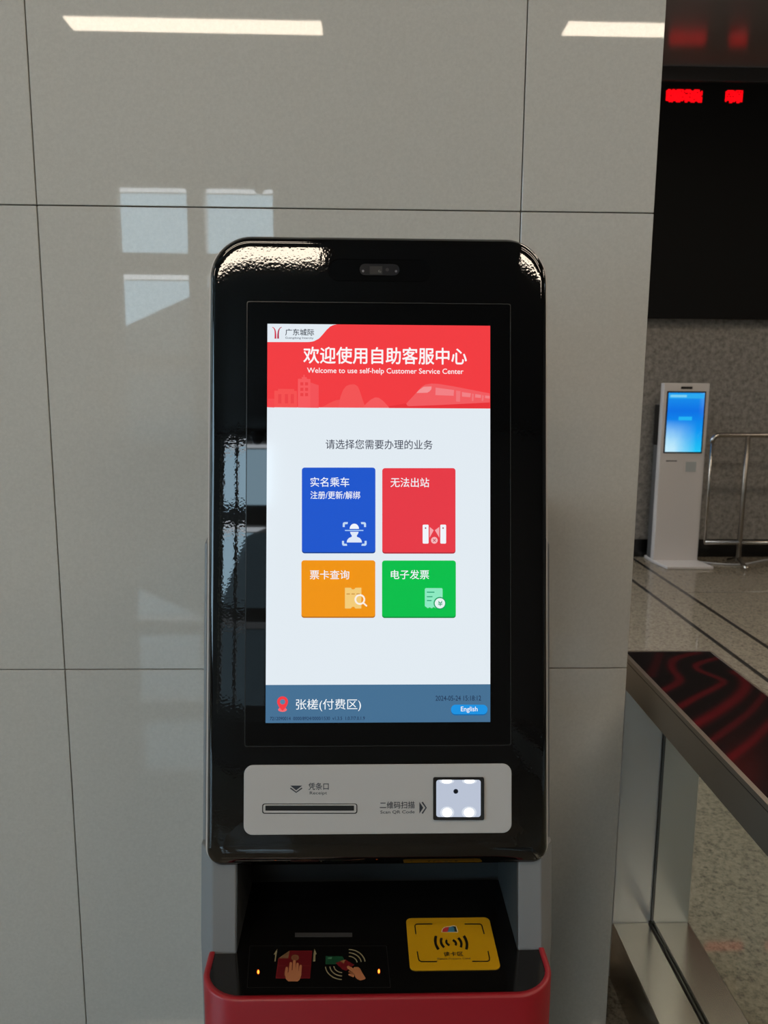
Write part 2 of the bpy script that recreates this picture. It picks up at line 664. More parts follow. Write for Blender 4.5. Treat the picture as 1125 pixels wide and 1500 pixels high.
# the long edges of the face fall away slightly
for r_ in rings[2:]:
    for i, p in enumerate(r_):
        e_ = max(0.0, abs(p.x - KX) - 0.2) / 0.0458
        r_[i] = p - FN * (0.0024 * min(e_, 1.0) ** 2)
s.grid(rings, M_gloss)
head = s.build('head_shell', kiosk)
# thin champagne line around the shell
s = MB()
o1 = rr_outline(HW + 0.0022, VT + 0.0022, VB + 0.001, 0.0662, 0.025)
o0 = rr_outline(HW - 0.001, VT - 0.001, VB - 0.0005, 0.063, 0.023)
s.grid([[P(u, v_, -0.0215) for u, v_ in o1], [P(u, v_, -0.0290) for u, v_ in o1]], M_trim)
s.build('edge_trim', head)
# back cover of the head
s = MB()
s.grid([[P(u, v_, -0.055) for u, v_ in rr_outline(HW - 0.002, VT - 0.002, VB + 0.002, 0.062, 0.022)],
        [P(u, v_, -0.085) for u, v_ in rr_outline(HW - 0.03, VT - 0.03, VB + 0.05, 0.045, 0.02)]], M_body)
s.build('back_cover', kiosk)

# front glass, its lip
s = MB()
go = rr_outline(0.1986, 0.3335, -0.332, 0.003, 0.003, 3)
s.grid([[P(u, v_, -0.001) for u, v_ in go], [P(u, v_, 0.0006) for u, v_ in go]], M_glassblk, smooth=False)
screen = s.build('front_glass', kiosk)
s = MB()
oa = rr_outline(0.1996, 0.3345, -0.333, 0.003, 0.003, 3)
ob_ = rr_outline(0.1984, 0.3333, -0.3318, 0.003, 0.003, 3)
s.grid([[P(u, v_, 0.0001) for u, v_ in oa], [P(u, v_, 0.0011) for u, v_ in oa], [P(u, v_, 0.0011) for u, v_ in ob_], [P(u, v_, 0.0004) for u, v_ in ob_]], M_lip, smooth=False, caps=False)
s.build('glass_lip', screen)

# ---- the display and everything drawn on it
SX0, SX1, SV0, SV1 = -0.1684, 0.1681, -0.2975, 0.3005
s = MB()
s.box((-1, -1, -1), (1, 1, 1), lit('E2EBF2', 1.0))
for i, p in enumerate(s.v):
    s.v[i] = P(SX0 if p.x < 0 else SX1, SV0 if p.z < 0 else SV1, 0.0007 if p.y > 0 else 0.0010)
display = s.build('display', kiosk)
display['label'] = 'lit portrait display with red header, four coloured tiles and a blue footer'
LY = 0.00012      # one print layer


def art(w_layers):
    return Art(face_pt, 0.0010 + LY * w_layers)


# header banner
a = art(1)
hb = fuv(555, 597.6)[1]
a.face([P(SX0, hb, a.w), P(SX1, hb, a.w), P(SX1, SV1, a.w), P(SX0, SV1, a.w)], lit('F23C41'))
a.build('header_banner', display)
a = art(2).crop(380, 465, 6.25)
pts = [(76, 227), (440, 227)] + [(440 + 60 * t_, 227 - 8 * t_ * t_) for t_ in (0.35, 0.7, 1.0)] + [(545, 196), (580, 158), (615, 116), (650, 84), (680, 71), (712, 66)]
fp = [a.pt(p) for p in pts]
fp[0] = P(SX0, (fp[0] - FO).dot(FV), a.w)
fp[-1] = P((fp[-1] - FO).x, SV1, a.w)
a.face([fp[0]] + fp[1:] + [P(SX0, SV1, a.w)], lit('E2EBF2', 1.0))
a.build('logo_tab', display)
a = art(3).crop(380, 465, 6.25)
a.stroke([(118, 90), (132, 98), (141, 112), (146, 130), (148, 160), (148, 196)], (5, 17), lit('D03048'))
a.stroke([(205, 90), (191, 98), (181, 112), (175, 130), (172, 160), (172, 196)], (5, 17), lit('B02848'))
a.build('logo_mark', display)
a = art(3).crop(380, 465, 6.25)
a.text('广东城际', 238, 107, 500, 168, lit('343A46'), 0.012)
a.text('Guangdong Intercity', 238, 180, 495, 203, lit('4C5462'), 0.01)
a.build('lettering', display)
a = art(3).crop(380, 460, 3.2143)
a.text('欢迎使用自助客服中心', 208, 158, 975, 236, lit('FBF4F6'), 0.016)
a.build('lettering', display)
a = art(3).crop(380, 460, 3.2143)
a.text('Welcome to use self-help Customer Service Center', 225, 256, 960, 288, lit('FBF0F2'), 0.008)
a.build('lettering', display)
# skyline drawing
a = art(2).crop(380, 465, 6.25)
c1, c2, c3 = lit('F6595C'), lit('F4504F'), lit('EE4246')
a.poly([(78, 745), (137, 745), (137, 826), (78, 824)], lit('F4484C'))
a.poly([(137, 672), (345, 674), (345, 826), (137, 824)], c2)
a.poly([(172, 655), (318, 657), (318, 674), (172, 672)], c2)
for x in (172, 233, 287):
    a.poly([(x, 703), (x + 30, 703), (x + 30, 788), (x, 788)], c3, LY * .5)
a.poly([(353, 563), (467, 565), (467, 828), (353, 826)], c1)
a.poly([(388, 548), (434, 548), (434, 565), (388, 563)], c1)
a.poly([(403, 526), (415, 526), (415, 548), (403, 548)], c1)
for x in (375, 418):
    for y in (595, 645, 693):
        a.poly([(x, y), (x + 28, y), (x + 28, y + 29), (x, y + 29)], c3, LY * .5)
a.poly([(467, 597), (543, 622), (543, 829), (467, 828)], lit('F35257'))
a.build('city_drawing', display)
a = art(2).crop(380, 460, 3.2143)
a.poly([(296, 438)] + [(296 + 84 * t_, 438 - 34 * math.sin(t_ * math.pi / 2) ** 1.2) for t_ in (.2, .4, .6, .8, 1)] + [(392, 440)], lit('F2504F'))
a.poly([(500, 441), (488, 410), (478, 380), (471, 358), (462, 340), (448, 332), (425, 333), (408, 340), (392, 362), (382, 390), (376, 415), (371, 440)], lit('F35455'), LY * .5)
a.poly([(486, 441), (505, 420), (525, 403), (545, 393), (562, 395), (580, 408), (597, 425), (612, 442)], lit('F45A5C'), LY)
a.build('hill_drawing', display)
a = art(2).crop(540, 540, 6.081)
a.poly([(178, 352), (178, 336), (330, 312), (345, 330), (1078, 303), (1078, 357)], lit('E83238'))
a.poly([(335, 312), (360, 285), (425, 215), (470, 165), (505, 143), (560, 134), (620, 137), (760, 160), (1078, 222), (1078, 302), (640, 325), (360, 336), (342, 330)], lit('F25C60'), LY * .5)
a.poly([(425, 218), (450, 190), (490, 163), (560, 160), (558, 185), (540, 205), (520, 216)], lit('F49496'), LY)
a.poly([(596, 170), (760, 192), (756, 243), (594, 237)], lit('F38084'), LY)
a.poly([(778, 196), (817, 202), (812, 297), (778, 294)], lit('F17478'), LY)
a.poly([(830, 210), (910, 221), (904, 256), (830, 250)], lit('F28084'), LY)
a.poly([(920, 224), (936, 226), (932, 290), (918, 290)], lit('F17478'), LY)
a.poly([(948, 228), (1000, 235), (998, 262), (947, 258)], lit('F28084'), LY)
a.poly([(1008, 238), (1025, 240), (1020, 288), (1006, 288)], lit('F17478'), LY)
a.poly([(1036, 240), (1078, 244), (1078, 268), (1036, 264)], lit('F28084'), LY)
a.build('train_drawing', display)

a = art(1).crop(420, 630, 4.018)
a.text('请选择您需要办理的业务', 230, 57, 858, 113, lit('444857'), 0.006)
a.build('lettering', display)


def tile(x0, y0, x1, y1, col, edge, label):
    a_ = art(1)
    a_.poly(rrect(x0, y0 + 2, x1, y1, 4), lit(edge))
    a_.poly(rrect(x0, y0, x1, y1 - 1.9, 4), lit(col), LY)
    o = a_.build('menu_button', display)
    o['label'] = label


tile(442.3, 685, 549.9, 810.6, '1E56CC', '17418F', 'blue menu button')
tile(559.9, 685.8, 667.1, 811, 'E63A46', 'B02C3C', 'red menu button')
tile(441.6, 820.7, 549.7, 905, 'F09412', 'B8701C', 'orange menu button')
tile(559.6, 821, 667.6, 905.2, '04BE4A', '0A8C40', 'green menu button')
WHT = lit('F0F4FA')
for (txt, x0, y0, x1, y1, bo) in (('实名乘车', 140, 278, 368, 334, .006), ('注册/更新/解绑', 140, 360, 432, 406, .008), ('无法出站', 611, 281, 838, 336, .006),
                                  ('票卡查询', 137, 824, 368, 878, .006), ('电子发票', 613, 823, 837, 877, .006)):
    a = art(4).crop(420, 630, 4.018)
    a.text(txt, x0, y0, x1, y1, WHT, bo)
    a.build('lettering', display)
# face scan icon
a = art(4).crop(440, 680, 9.375)
PB = lit('BFD8F4')
for sx, sy, x, y in ((1, 1, 582, 795), (-1, 1, 902, 795), (1, -1, 572, 1120), (-1, -1, 910, 1120)):
    a.poly([(x, y + sy * 68), (x, y + sy * 22), (x + sx * 8, y + sy * 6), (x + sx * 22, y), (x + sx * 72, y), (x + sx * 66, y + sy * 28), (x + sx * 34, y + sy * 28), (x + sx * 28, y + sy * 36), (x + sx * 28, y + sy * 68)], PB)
a.poly(arc(741, 888, 64, 72, 180, 360, 16), WHT)
a.poly([(612, 901), (866, 901), (866, 918), (612, 918)], lit('9CC0F0'), LY)
a.poly([(682, 928), (800, 928), (792, 955), (776, 978), (776, 996), (815, 1012), (838, 1040), (846, 1074), (636, 1074), (644, 1040), (668, 1012), (706, 996), (706, 978), (690, 955)], lit('DFE9F8'))
a.build('face_scan_icon', display)
# gate icon
a = art(4).crop(555, 680, 9.375)
a.poly(rrect(600, 830, 682, 1090, 14), WHT)
a.poly(rrect(842, 830, 922, 1090, 14), WHT)
a.poly([(696, 862), (752, 906), (696, 1008)], lit('F6A8AE'))
a.poly([(828, 862), (768, 906), (828, 1008)], lit('F6A8AE'))
a.poly(disc(761, 1045, 46), lit('F6B8BC'))
for p, q in (((742, 1026), (780, 1064)), ((780, 1026), (742, 1064))):
    a.stroke([p, q], 9, lit('B84452'), LY)
for x in (640, 880):
    a.poly(disc(x, 877, 11, 10), lit('9A3A50'), LY)
a.build('gate_icon', display)
# ticket icon
a = art(4).crop(480, 840, 14.06)
TK = lit('F3CB78')
a.poly([(355, 292), (478, 292)] + [(525 + 40 * math.cos(t_), 292 + 36 * math.sin(t_)) for t_ in (2.6, 2.1, 1.57, 1.04, .54)] + [(572, 292), (694, 292), (694, 720), (572, 720)]
       + [(525 + 40 * math.cos(t_), 720 - 36 * math.sin(t_)) for t_ in (.54, 1.04, 1.57, 2.1, 2.6)] + [(478, 720), (355, 720)], TK)
for x in (388, 490, 592):
    a.poly([(x, 412), (x + 70, 412), (x + 70, 430), (x, 430)], lit('C88A34'), LY)
ring = arc(663, 535, 92, 92, 0, 360, 32)
a.stroke(ring, 36, lit('FBF0E6'), LY)
a.stroke([(735, 605), (800, 665)], 32, lit('FBF0E6'), LY * 1.4, True)
a.build('ticket_search_icon', display)
# invoice icon
a = art(4).crop(600, 840, 14.06)
a.poly([(330, 300), (660, 300), (678, 318), (678, 640), (560, 712), (540, 715), (492, 690), (455, 718), (410, 695), (372, 715), (312, 670), (312, 318)], lit('8CE8C0'))
for y, x1 in ((384, 502), (477, 462), (557, 442)):
    a.stroke([(362, y), (x1, y)], 20, lit('12A070'), LY, True)
a.poly(disc(622, 612, 130, 32), lit('0CA060'), LY)
a.poly(disc(622, 612, 106, 32), lit('E8F2F2'), LY * 2)
for p, q in (((592, 568), (626, 612)), ((668, 568), (632, 612)), ((629, 606), (629, 668)), ((585, 607), (672, 607)), ((585, 638), (672, 638))):
    a.stroke([p, q], 15, lit('12A070'), LY * 3)
a.build('invoice_icon', display)
# footer
a = art(1)
fb = fuv(555, 1002.6)[1]
a.face([P(SX0, SV0, a.w), P(SX1, SV0, a.w), P(SX1, fb, a.w), P(SX0, fb, a.w)], lit('456F92'))
a.build('footer_bar', display)
a = art(2).crop(380, 990, 6.25)
a.poly(arc(212, 308, 40, 20, 0, 350, 20), lit('F06A70'))
a.poly(arc(213, 236, 50, 50, 150, 390, 24) + [(245, 285), (213, 318), (180, 285)], lit('F23C44'), LY)
a.poly(disc(213, 236, 24), lit('5A82A2'), LY * 2)
a.build('location_pin_icon', display)
a = art(2).crop(380, 990, 6.25)
a.text('张槎(付费区)', 335, 210, 930, 322, lit('F4F8FC'), 0.0)
a.build('lettering', display)
a = art(2).crop(380, 990, 6.25)
a.text('7212090014  0000/8924/0000/1530  v1.3.5  1.0.7/7.0.1.9', 98, 372, 965, 403, lit('182C52'), 0.006)
a.build('lettering', display)
a = art(2).crop(370, 980, 2.885)
a.text('2024-05-24 15:18:12', 773, 112, 965, 133, lit('1C3050'), 0.006)
a.build('lettering', display)
a = art(2).crop(370, 980, 2.885)
a.poly(rrect(838, 152, 992, 195, 20, 8), lit('1668A8'))
a.poly(rrect(838, 150, 992, 190, 19, 8), lit('1B92E2'), LY)
a.build('language_button', display)
a = art(4).crop(370, 980, 2.885)
a.text('English', 880, 158, 950, 184, WHT, 0.008)
a.build('lettering', display)

# ---- camera bar in its slot
s = MB()
hs = rr_outline(0.0778, 0.4005, 0.3668, 0.0165, 0.0165, 6)
hs2 = rr_outline(0.0768, 0.3995, 0.3678, 0.0155, 0.0155, 6)
s.grid([[P(u, v_, -0.001) for u, v_ in hs], [P(u, v_, 0.0008) for u, v_ in hs], [P(u, v_, 0.0008) for u, v_ in hs2], [P(u, v_, 0.0003) for u, v_ in hs2]], M_glassblk, smooth=False, caps=False)
s.face([P(u, v_, 0.0003) for u, v_ in hs2[::-1]], M_glassblk)
camw = s.build('camera_window', kiosk)
s = MB()
cb = rr_outline(0.0300, 0.3928, 0.3756, 0.0082, 0.0082, 6)
s.grid([[P(u, v_, 0.0002) for u, v_ in cb], [P(u, v_, 0.0016) for u, v_ in cb]], M_camlens, smooth=False)
s.build('camera_bar', camw)
a = Art(face_pt, 0.0017).crop(470, 370, 6.25)
a.poly([(447, 128), (562, 128), (562, 200), (447, 200)], M_black)
a.poly(rrect(524, 163, 552, 185, 6), ink('9A9894'))
a.poly(disc(386, 172, 11, 14), ink('77767C'))
a.poly(disc(688, 174, 11, 14), ink('66666E'))
a.poly(disc(608, 160, 16, 14), ink('16161C'))
a.build('camera_lens', camw)

# ---- silver service panel
s = MB()
po = rr_outline(0.2000, -0.3600, -0.4630, 0.0135, 0.0135, 8)
pi_ = rr_outline(0.1994, -0.3606, -0.4624, 0.0130, 0.0130, 8)
s.grid([[P(u, v_, -0.001) for u, v_ in po], [P(u, v_, 0.0014) for u, v_ in po], [P(u, v_, 0.0020) for u, v_ in pi_]], M_silver, smooth=False)
panel = s.build('service_panel', kiosk)
panel['label'] = 'silver panel with receipt slot and code scanner'
PW = 0.0021
INK = ink('2E333C')
a = Art(face_pt, PW).crop(290, 1110, 4.1667)
a.text('凭条口', 675, 150, 798, 193, INK, 0.014)
a.text('Receipt', 683, 203, 788, 226, INK, 0.010)
a.build('lettering', panel)
a = Art(face_pt, PW).crop(290, 1110, 4.1667)
a.poly([(564, 167), (637, 167), (600, 196)], INK)
a.stroke([(565, 182), (600, 208), (636, 182)], 8, INK)
a.build('arrow_mark', panel)
a = Art(face_pt, PW).crop(560, 1110, 5.625)
a.text('二维码扫描', -20, 357, 265, 414, INK, 0.014)
a.text('Scan QR Code', -16, 430, 265, 459, INK, 0.012)
a.build('lettering', panel)
a = Art(face_pt, PW).crop(560, 1110, 5.625)
a.poly([(305, 360), (337, 408), (305, 456)], INK)
a.stroke([(328, 361), (360, 408), (328, 455)], 12, INK)
a.build('arrow_mark', panel)

# receipt slot: raised ring round a dark mouth
s = MB()


def fo(x0, y0, x1, y1, r, w_):
    return [face_pt(290 + p[0] / 4.1667, 1110 + p[1] / 4.1667, w_) for p in rrect(x0, y0, x1, y1, r, 6)][::-1]


s.grid([fo(393, 277, 973, 338, 14, 0.0021), fo(393, 277, 973, 338, 14, 0.0023)], M_gasket, smooth=False)
slot = s.build('receipt_slot', kiosk)
s = MB()
s.grid([fo(399, 281, 967, 332, 11, 0.0022), fo(400, 282, 966, 331, 11, 0.0034)], M_silver, smooth=False)
s.build('slot_surround', slot)
s = MB()
s.grid([fo(413, 287, 953, 318, 2, 0.0030), fo(413, 287, 953, 318, 2, 0.0035)], M_black, smooth=False)
s.build('slot_mouth', slot)

# code scanner: black frame, lit white reflector, four lamps, lens
s = MB()


def fs_(x0, y0, x1, y1, r, w_):
    return [face_pt(560 + p[0] / 5.625, 1110 + p[1] / 5.625, w_) for p in rrect(x0, y0, x1, y1, r, 6)][::-1]


s.grid([fs_(418, 155, 836, 506, 14, 0.0015), fs_(418, 155, 836, 506, 14, 0.0040), fs_(443, 176, 809, 483, 22, 0.0034), fs_(443, 176, 809, 483, 22, 0.0022)], M_gasket, smooth=False, caps=False)
scan = s.build('code_scanner', kiosk)
s = MB()
s.grid([fs_(440, 173, 812, 486, 22, 0.0019), fs_(440, 173, 812, 486, 22, 0.0025)], lit('B9C2D4', 1.0), smooth=False)
s.build('lit_reflector', scan)
for x, y, rx, ry in ((530, 188, 42, 18), (716, 188, 42, 18), (533, 446, 40, 37), (713, 446, 42, 37)):
    a = Art(face_pt, 0.0027).crop(560, 1110, 5.625)
    a.poly(arc(x, y, rx * 1.45, ry * 1.35, 0, 350, 24), lit('D6DDE8', 1.0))
    a.poly(arc(x, y, rx, ry, 0, 350, 24), lit('FFFFFF', 2.2), LY)
    a.build('scanner_lamp', scan)
a = Art(face_pt, 0.0027).crop(560, 1110, 5.625)
a.poly(disc(604, 272, 20), ink('2C3850'))
a.poly(disc(604, 272, 12), ink('0A0C12'), LY)
a.build('scanner_lens', scan)

# ---- housing: arms either side of the recess, rear column, lower body
YB = 1.60
ZA = 0.652


def armsec(sgn):
    # plan section in (u, depth behind the arm front)
    return [(sgn * 0.2130, 0.0), (sgn * 0.2490, 0.0), (sgn * 0.2725, 0.036), (sgn * 0.2725, 0.30), (sgn * 0.2130, 0.30)]


for sgn in (-1, 1):
    s = MB()
    r0, r1, r2 = [], [], []
    for u, d in armsec(sgn):
        top = P(u, -0.500, -0.020 - d)
        top.y = min(top.y, YB)
        bot = P(u, -0.6425, -0.0165 - d)
        yb = 1.0815 + d if d < 0.2 else YB
        r0.append((KX + u, yb, 0.03))
        r1.append((KX + u, yb, ZA))
        r2.append((KX + u, (1.107 + d) if d < 0.2 else YB, 0.792))
    if sgn < 0:
        r0, r1, r2 = r0[::-1], r1[::-1], r2[::-1]
    s.grid([r0, r1, r2], M_body, smooth=False)
    s.build('side_arm', kiosk, bevel=0.002)
s = MB()
sec = []
tv = -0.03


def upper(hw):
    a0, a1 = P(0, tv, -0.058), P(0, -0.51, -0.058)
    return [(a0.y, a0.z), (a1.y, a1.z - 0.002), (YB, a1.z - 0.002), (YB, a0.z + 0.03), (a0.y + 0.05, a0.z + 0.012)]


s.prism(upper(0), lambda p, t: (KX + t, p[0], p[1]), -0.2725, 0.2725, M_body)
s.build('rear_housing', kiosk, bevel=0.004)
s = MB()
s.box((KX - 0.2128, 1.262, 0.03), (KX + 0.2128, YB - 0.01, 0.787), M_recess_grey_shade)
s.build('recess_back', kiosk)
for sgn in (-1, 1):
    s = MB()
    s.prism([(1.0822, PZ + 0.0005), (1.262, PZ + 0.0005), (1.262, 0.786), (1.1062, 0.786)], lambda p, t: (KX + sgn * t, p[0], p[1]), 0.2116, 0.2132, M_recess_grey_shade)
    s.build('recess_shade_plate', kiosk)  # dark plates added to put shade on the arms' inner faces

# ---- red front and the black reader plate
def u_plan(hw, yf, yb, r, n=10):
    return ([(-hw, yb)] + [(-hw + r - r * math.cos(R(90 * i / n)), yf + r - r * math.sin(R(90 * i / n))) for i in range(n + 1)]
            + [(hw - r + r * math.sin(R(90 * i / n)), yf + r - r * math.cos(R(90 * i / n))) for i in range(n + 1)] + [(hw, yb)])


s = MB()
out = u_plan(0.2528, 0.983, 1.0805, 0.060)
mid_ = u_plan(0.2510, 0.985, 1.0805, 0.058)
inn = u_plan(0.2445, 0.9925, 1.0805, 0.052)
s.grid([[(KX + x, y, 0.03) for x, y in out], [(KX + x, y, PZ + 0.001) for x, y in out], [(KX + x, y, PZ + 0.0035) for x, y in mid_],
        [(KX + x, y, PZ + 0.0035) for x, y in inn], [(KX + x, y, PZ - 0.012) for x, y in inn]], M_red, smooth=True, closed=False, caps=False)
redp = s.build('red_front_panel', kiosk)
redp['label'] = 'red curved front panel'
s = MB()
plate = u_plan(0.2442, 0.9928, 1.0800, 0.052)[1:-1]
plate = [(-0.2442, 1.0800)] + plate + [(0.2442, 1.0800), (0.2120, 1.0800), (0.2120, 1.2525), (-0.2120, 1.2525), (-0.2120, 1.0800)]
s.prism(plate, lambda p, t: (KX + p[0], p[1], t), PZ - 0.012, PZ, M_blackplate)
reader = s.build('reader_plate', kiosk)
reader['label'] = 'glossy black reader plate'

# card slit
s = MB()
q = [shelf_pt(x, y, 0.0) for x, y in ((432, 1371.5), (516, 1371.5), (516, 1366), (432, 1366))]
s.grid([[p + Vector((0, 0, -.002)) for p in q], [p + Vector((0, 0, .0008)) for p in q]], mat('slit_metal', G(0.16), 0.3, 0.8), smooth=False)
s.build('card_slit', reader)
# faint outline of the reading zone
a = Art(shelf_pt, 0.0003)
OL = mat('outline_print', G(0.008), 0.3)
for p in ([(366, 1385), (566, 1385)], [(362, 1446), (572, 1446)], [(366, 1385), (362, 1446)], [(566, 1385), (572, 1446)]):
    a.stroke(p, 1.0, OL)
a.build('zone_outline', reader)
# indicator lights
for x, y in ((378.3, 1423.3), (555, 1422.4)):
    a = Art(shelf_pt, 0.0004)
    a.poly(arc(x, y, 2.6, 4.6, 0, 345, 20), mat('indicator_window', (0.10, 0.012, 0.004, 1), 0.3))
    a.poly(arc(x, y, 1.5, 3.0, 0, 345, 20), lit('FF6A1E', 6.0), 0.0002)
    a.build('indicator_light', reader)

# sticker: hand on a passport, with arrows
SK, SKL, CRM = ink('A06644'), ink('7A4A2E'), ink('7C7458')
a = Art(shelf_pt, 0.0003).crop(395, 1385, 15)
a.poly([(130, 715), (190, 275), (440, 105), (935, 105), (885, 715)], ink('6A1418'))
a.poly([(150, 700), (192, 400), (205, 280), (440, 280), (440, 120), (920, 120), (873, 700)], ink('560C12'), .0001)
a.poly([(190, 275), (440, 105), (405, 275)], ink('6A4E36'), .0002)
a.poly([(190, 432), (345, 432), (345, 442), (190, 442)], ink('6E2A2A'), .0002)
a.poly([(700, 432), (880, 432), (880, 442), (700, 442)], ink('6E2A2A'), .0002)
a.poly(arc(558, 262, 85, 66, 0, 350, 24), ink('6A4A30'), .0002)
a.poly(arc(558, 262, 55, 42, 0, 350, 20), ink('6E3A28'), .0003)
a.stroke([(558, 205), (558, 320)], 16, ink('6A4A30'), .00035)
a.build('passport_mark', reader)
a = Art(shelf_pt, 0.0008).crop(395, 1385, 15)
a.poly([(330, 600), (345, 500), (405, 500), (395, 610), (425, 560), (500, 540), (640, 555), (690, 560), (700, 640), (655, 755), (615, 785), (410, 785), (355, 735)], SK)
for p, w0, w1 in ((((375, 495), (362, 640)), 54, 60), (((465, 390), (448, 600)), 56, 68), (((543, 345), (535, 600)), 58, 70), (((612, 405), (600, 600)), 54, 66), (((682, 450), (660, 640)), 54, 66)):
    a.stroke(list(p), (w0, w1), SK, 0.0001, True)
a.build('pointing_hand_mark', reader)
a = Art(shelf_pt, 0.0003).crop(395, 1385, 15)
a.poly([(170, 60), (85, 190), (122, 190), (105, 340), (130, 340), (152, 190), (160, 150)], CRM)
a.build('arrow_mark', reader)
a = Art(shelf_pt, 0.0003).crop(395, 1385, 15)
a.poly([(985, 60), (1035, 180), (1008, 185), (1000, 340), (955, 340), (965, 180)], CRM)
a.build('arrow_mark', reader)
# sticker: hand with card before a green card, with waves
a = Art(shelf_pt, 0.0003).crop(470, 1385, 15)
a.poly([(105, 225), (470, 225), (520, 300), (400, 400), (100, 405)], ink('123C26'))
a.poly([(150, 252), (245, 252), (240, 288), (150, 288)], ink('3E6E50'), .0001)
a.poly([(320, 375), (540, 300), (740, 420), (560, 550), (470, 520)], ink('5E1016'), .0002)
a.poly([(425, 335), (545, 305), (500, 395)], ink('7E5638'), .0003)
a.build('card_mark', reader)
a = Art(shelf_pt, 0.0007).crop(470, 1385, 15)
a.poly([(730, 470), (820, 470), (860, 500), (920, 610), (985, 715), (960, 740), (870, 765), (800, 735), (755, 690), (740, 600), (700, 530)], SK)
a.stroke([(600, 475), (690, 530), (800, 600)], (66, 100), SK, .0001, True)
a.stroke([(625, 570), (720, 630)], (40, 60), SKL, .00005, True)
a.stroke([(625, 635), (710, 668)], (40, 50), SK, .00008, True)
a.build('holding_hand_mark', reader)
a = Art(shelf_pt, 0.0003).crop(470, 1385, 15)
for r_ in (195, 285, 370):
    a.stroke(arc(605, 385, r_ * 1.0, r_ * 0.85 - 8, -88, -8, 12), 24, CRM)
for r_ in (190, 280, 375):
    a.stroke(arc(475, 430, r_, r_ * 0.82, 92, 175, 12), 24, CRM)
a.build('wave_mark', reader)

# yellow card pad
s = MB()
ys = [shelf_pt(580 + x / 6.618, 1330 + y / 6.618, 0) for x, y in ((98, 97), (906, 97), (1015, 600), (133, 600))]
x0 = (ys[0].x + ys[3].x) / 2
x1 = (ys[1].x + ys[2].x) / 2
y1 = (ys[0].y + ys[1].y) / 2
y0 = (ys[2].y + ys[3].y) / 2
ro = [(p[0], p[1]) for p in rrect(x0, y0, x1, y1, 0.009, 6)]
s.grid([[(x, y, PZ - 0.001) for x, y in ro], [(x, y, PZ + 0.0014) for x, y in ro]], M_yellow, smooth=False)
pad = s.build('card_pad', kiosk)
pad['label'] = 'yellow card reading pad'
KB = ink('14120E', 0.3)
a = Art(shelf_pt, 0.0016).crop(580, 1330, 6.618)
for p in ([(352, 159), (205, 159), (190, 166), (184, 180), (193, 258)], [(665, 159), (812, 159), (828, 166), (836, 185), (855, 256)],
          [(208, 424), (216, 490), (224, 512), (245, 524), (398, 524)], [(738, 521), (888, 521), (904, 512), (908, 492), (892, 420)]):
    a = Art(shelf_pt, 0.0016).crop(580, 1330, 6.618)
    a.stroke(p, 11, KB)
    a.build('corner_bracket', pad)
a = Art(shelf_pt, 0.0016).crop(580, 1330, 6.618)
for cx, sg in ((545, -1), (535, 1)):
    for r_, h_, wd in ((66, 26, 22), (118, 46, 24), (172, 66, 26)):
        a.stroke([(cx + sg * (r_ - 18 * (abs(t_) ** 2)) * 1.0 - (20 if sg > 0 else -10) + 12 * t_, 340 + h_ * t_) for t_ in (-1, -.6, -.2, .2, .6, 1)], wd, KB)
a.build('wave_mark', pad)
a = Art(shelf_pt, 0.0016).crop(580, 1330, 6.618)
a.text('读卡区', 462, 428, 652, 470, KB, 0.02)
a.text('Please Present Card', 402, 484, 722, 503, ink('4A3A10'), 0.01)
a.build('lettering', pad)
a = Art(shelf_pt, 0.0016).crop(580, 1330, 6.618)
a.poly([(440, 238), (448, 205), (470, 188), (530, 178), (560, 172), (585, 180), (602, 225), (602, 240)], ink('C8B890'))
a.poly([(446, 236), (455, 208), (475, 193), (520, 185), (515, 236)], ink('A83030'), .0001)
a.poly([(500, 236), (515, 190), (560, 180), (575, 236)], ink('3C7088'), .0002)
a.poly([(545, 180), (580, 186), (595, 236), (570, 236), (565, 200)], ink('1C2C28'), .0003)
a.build('card_emblem', pad)

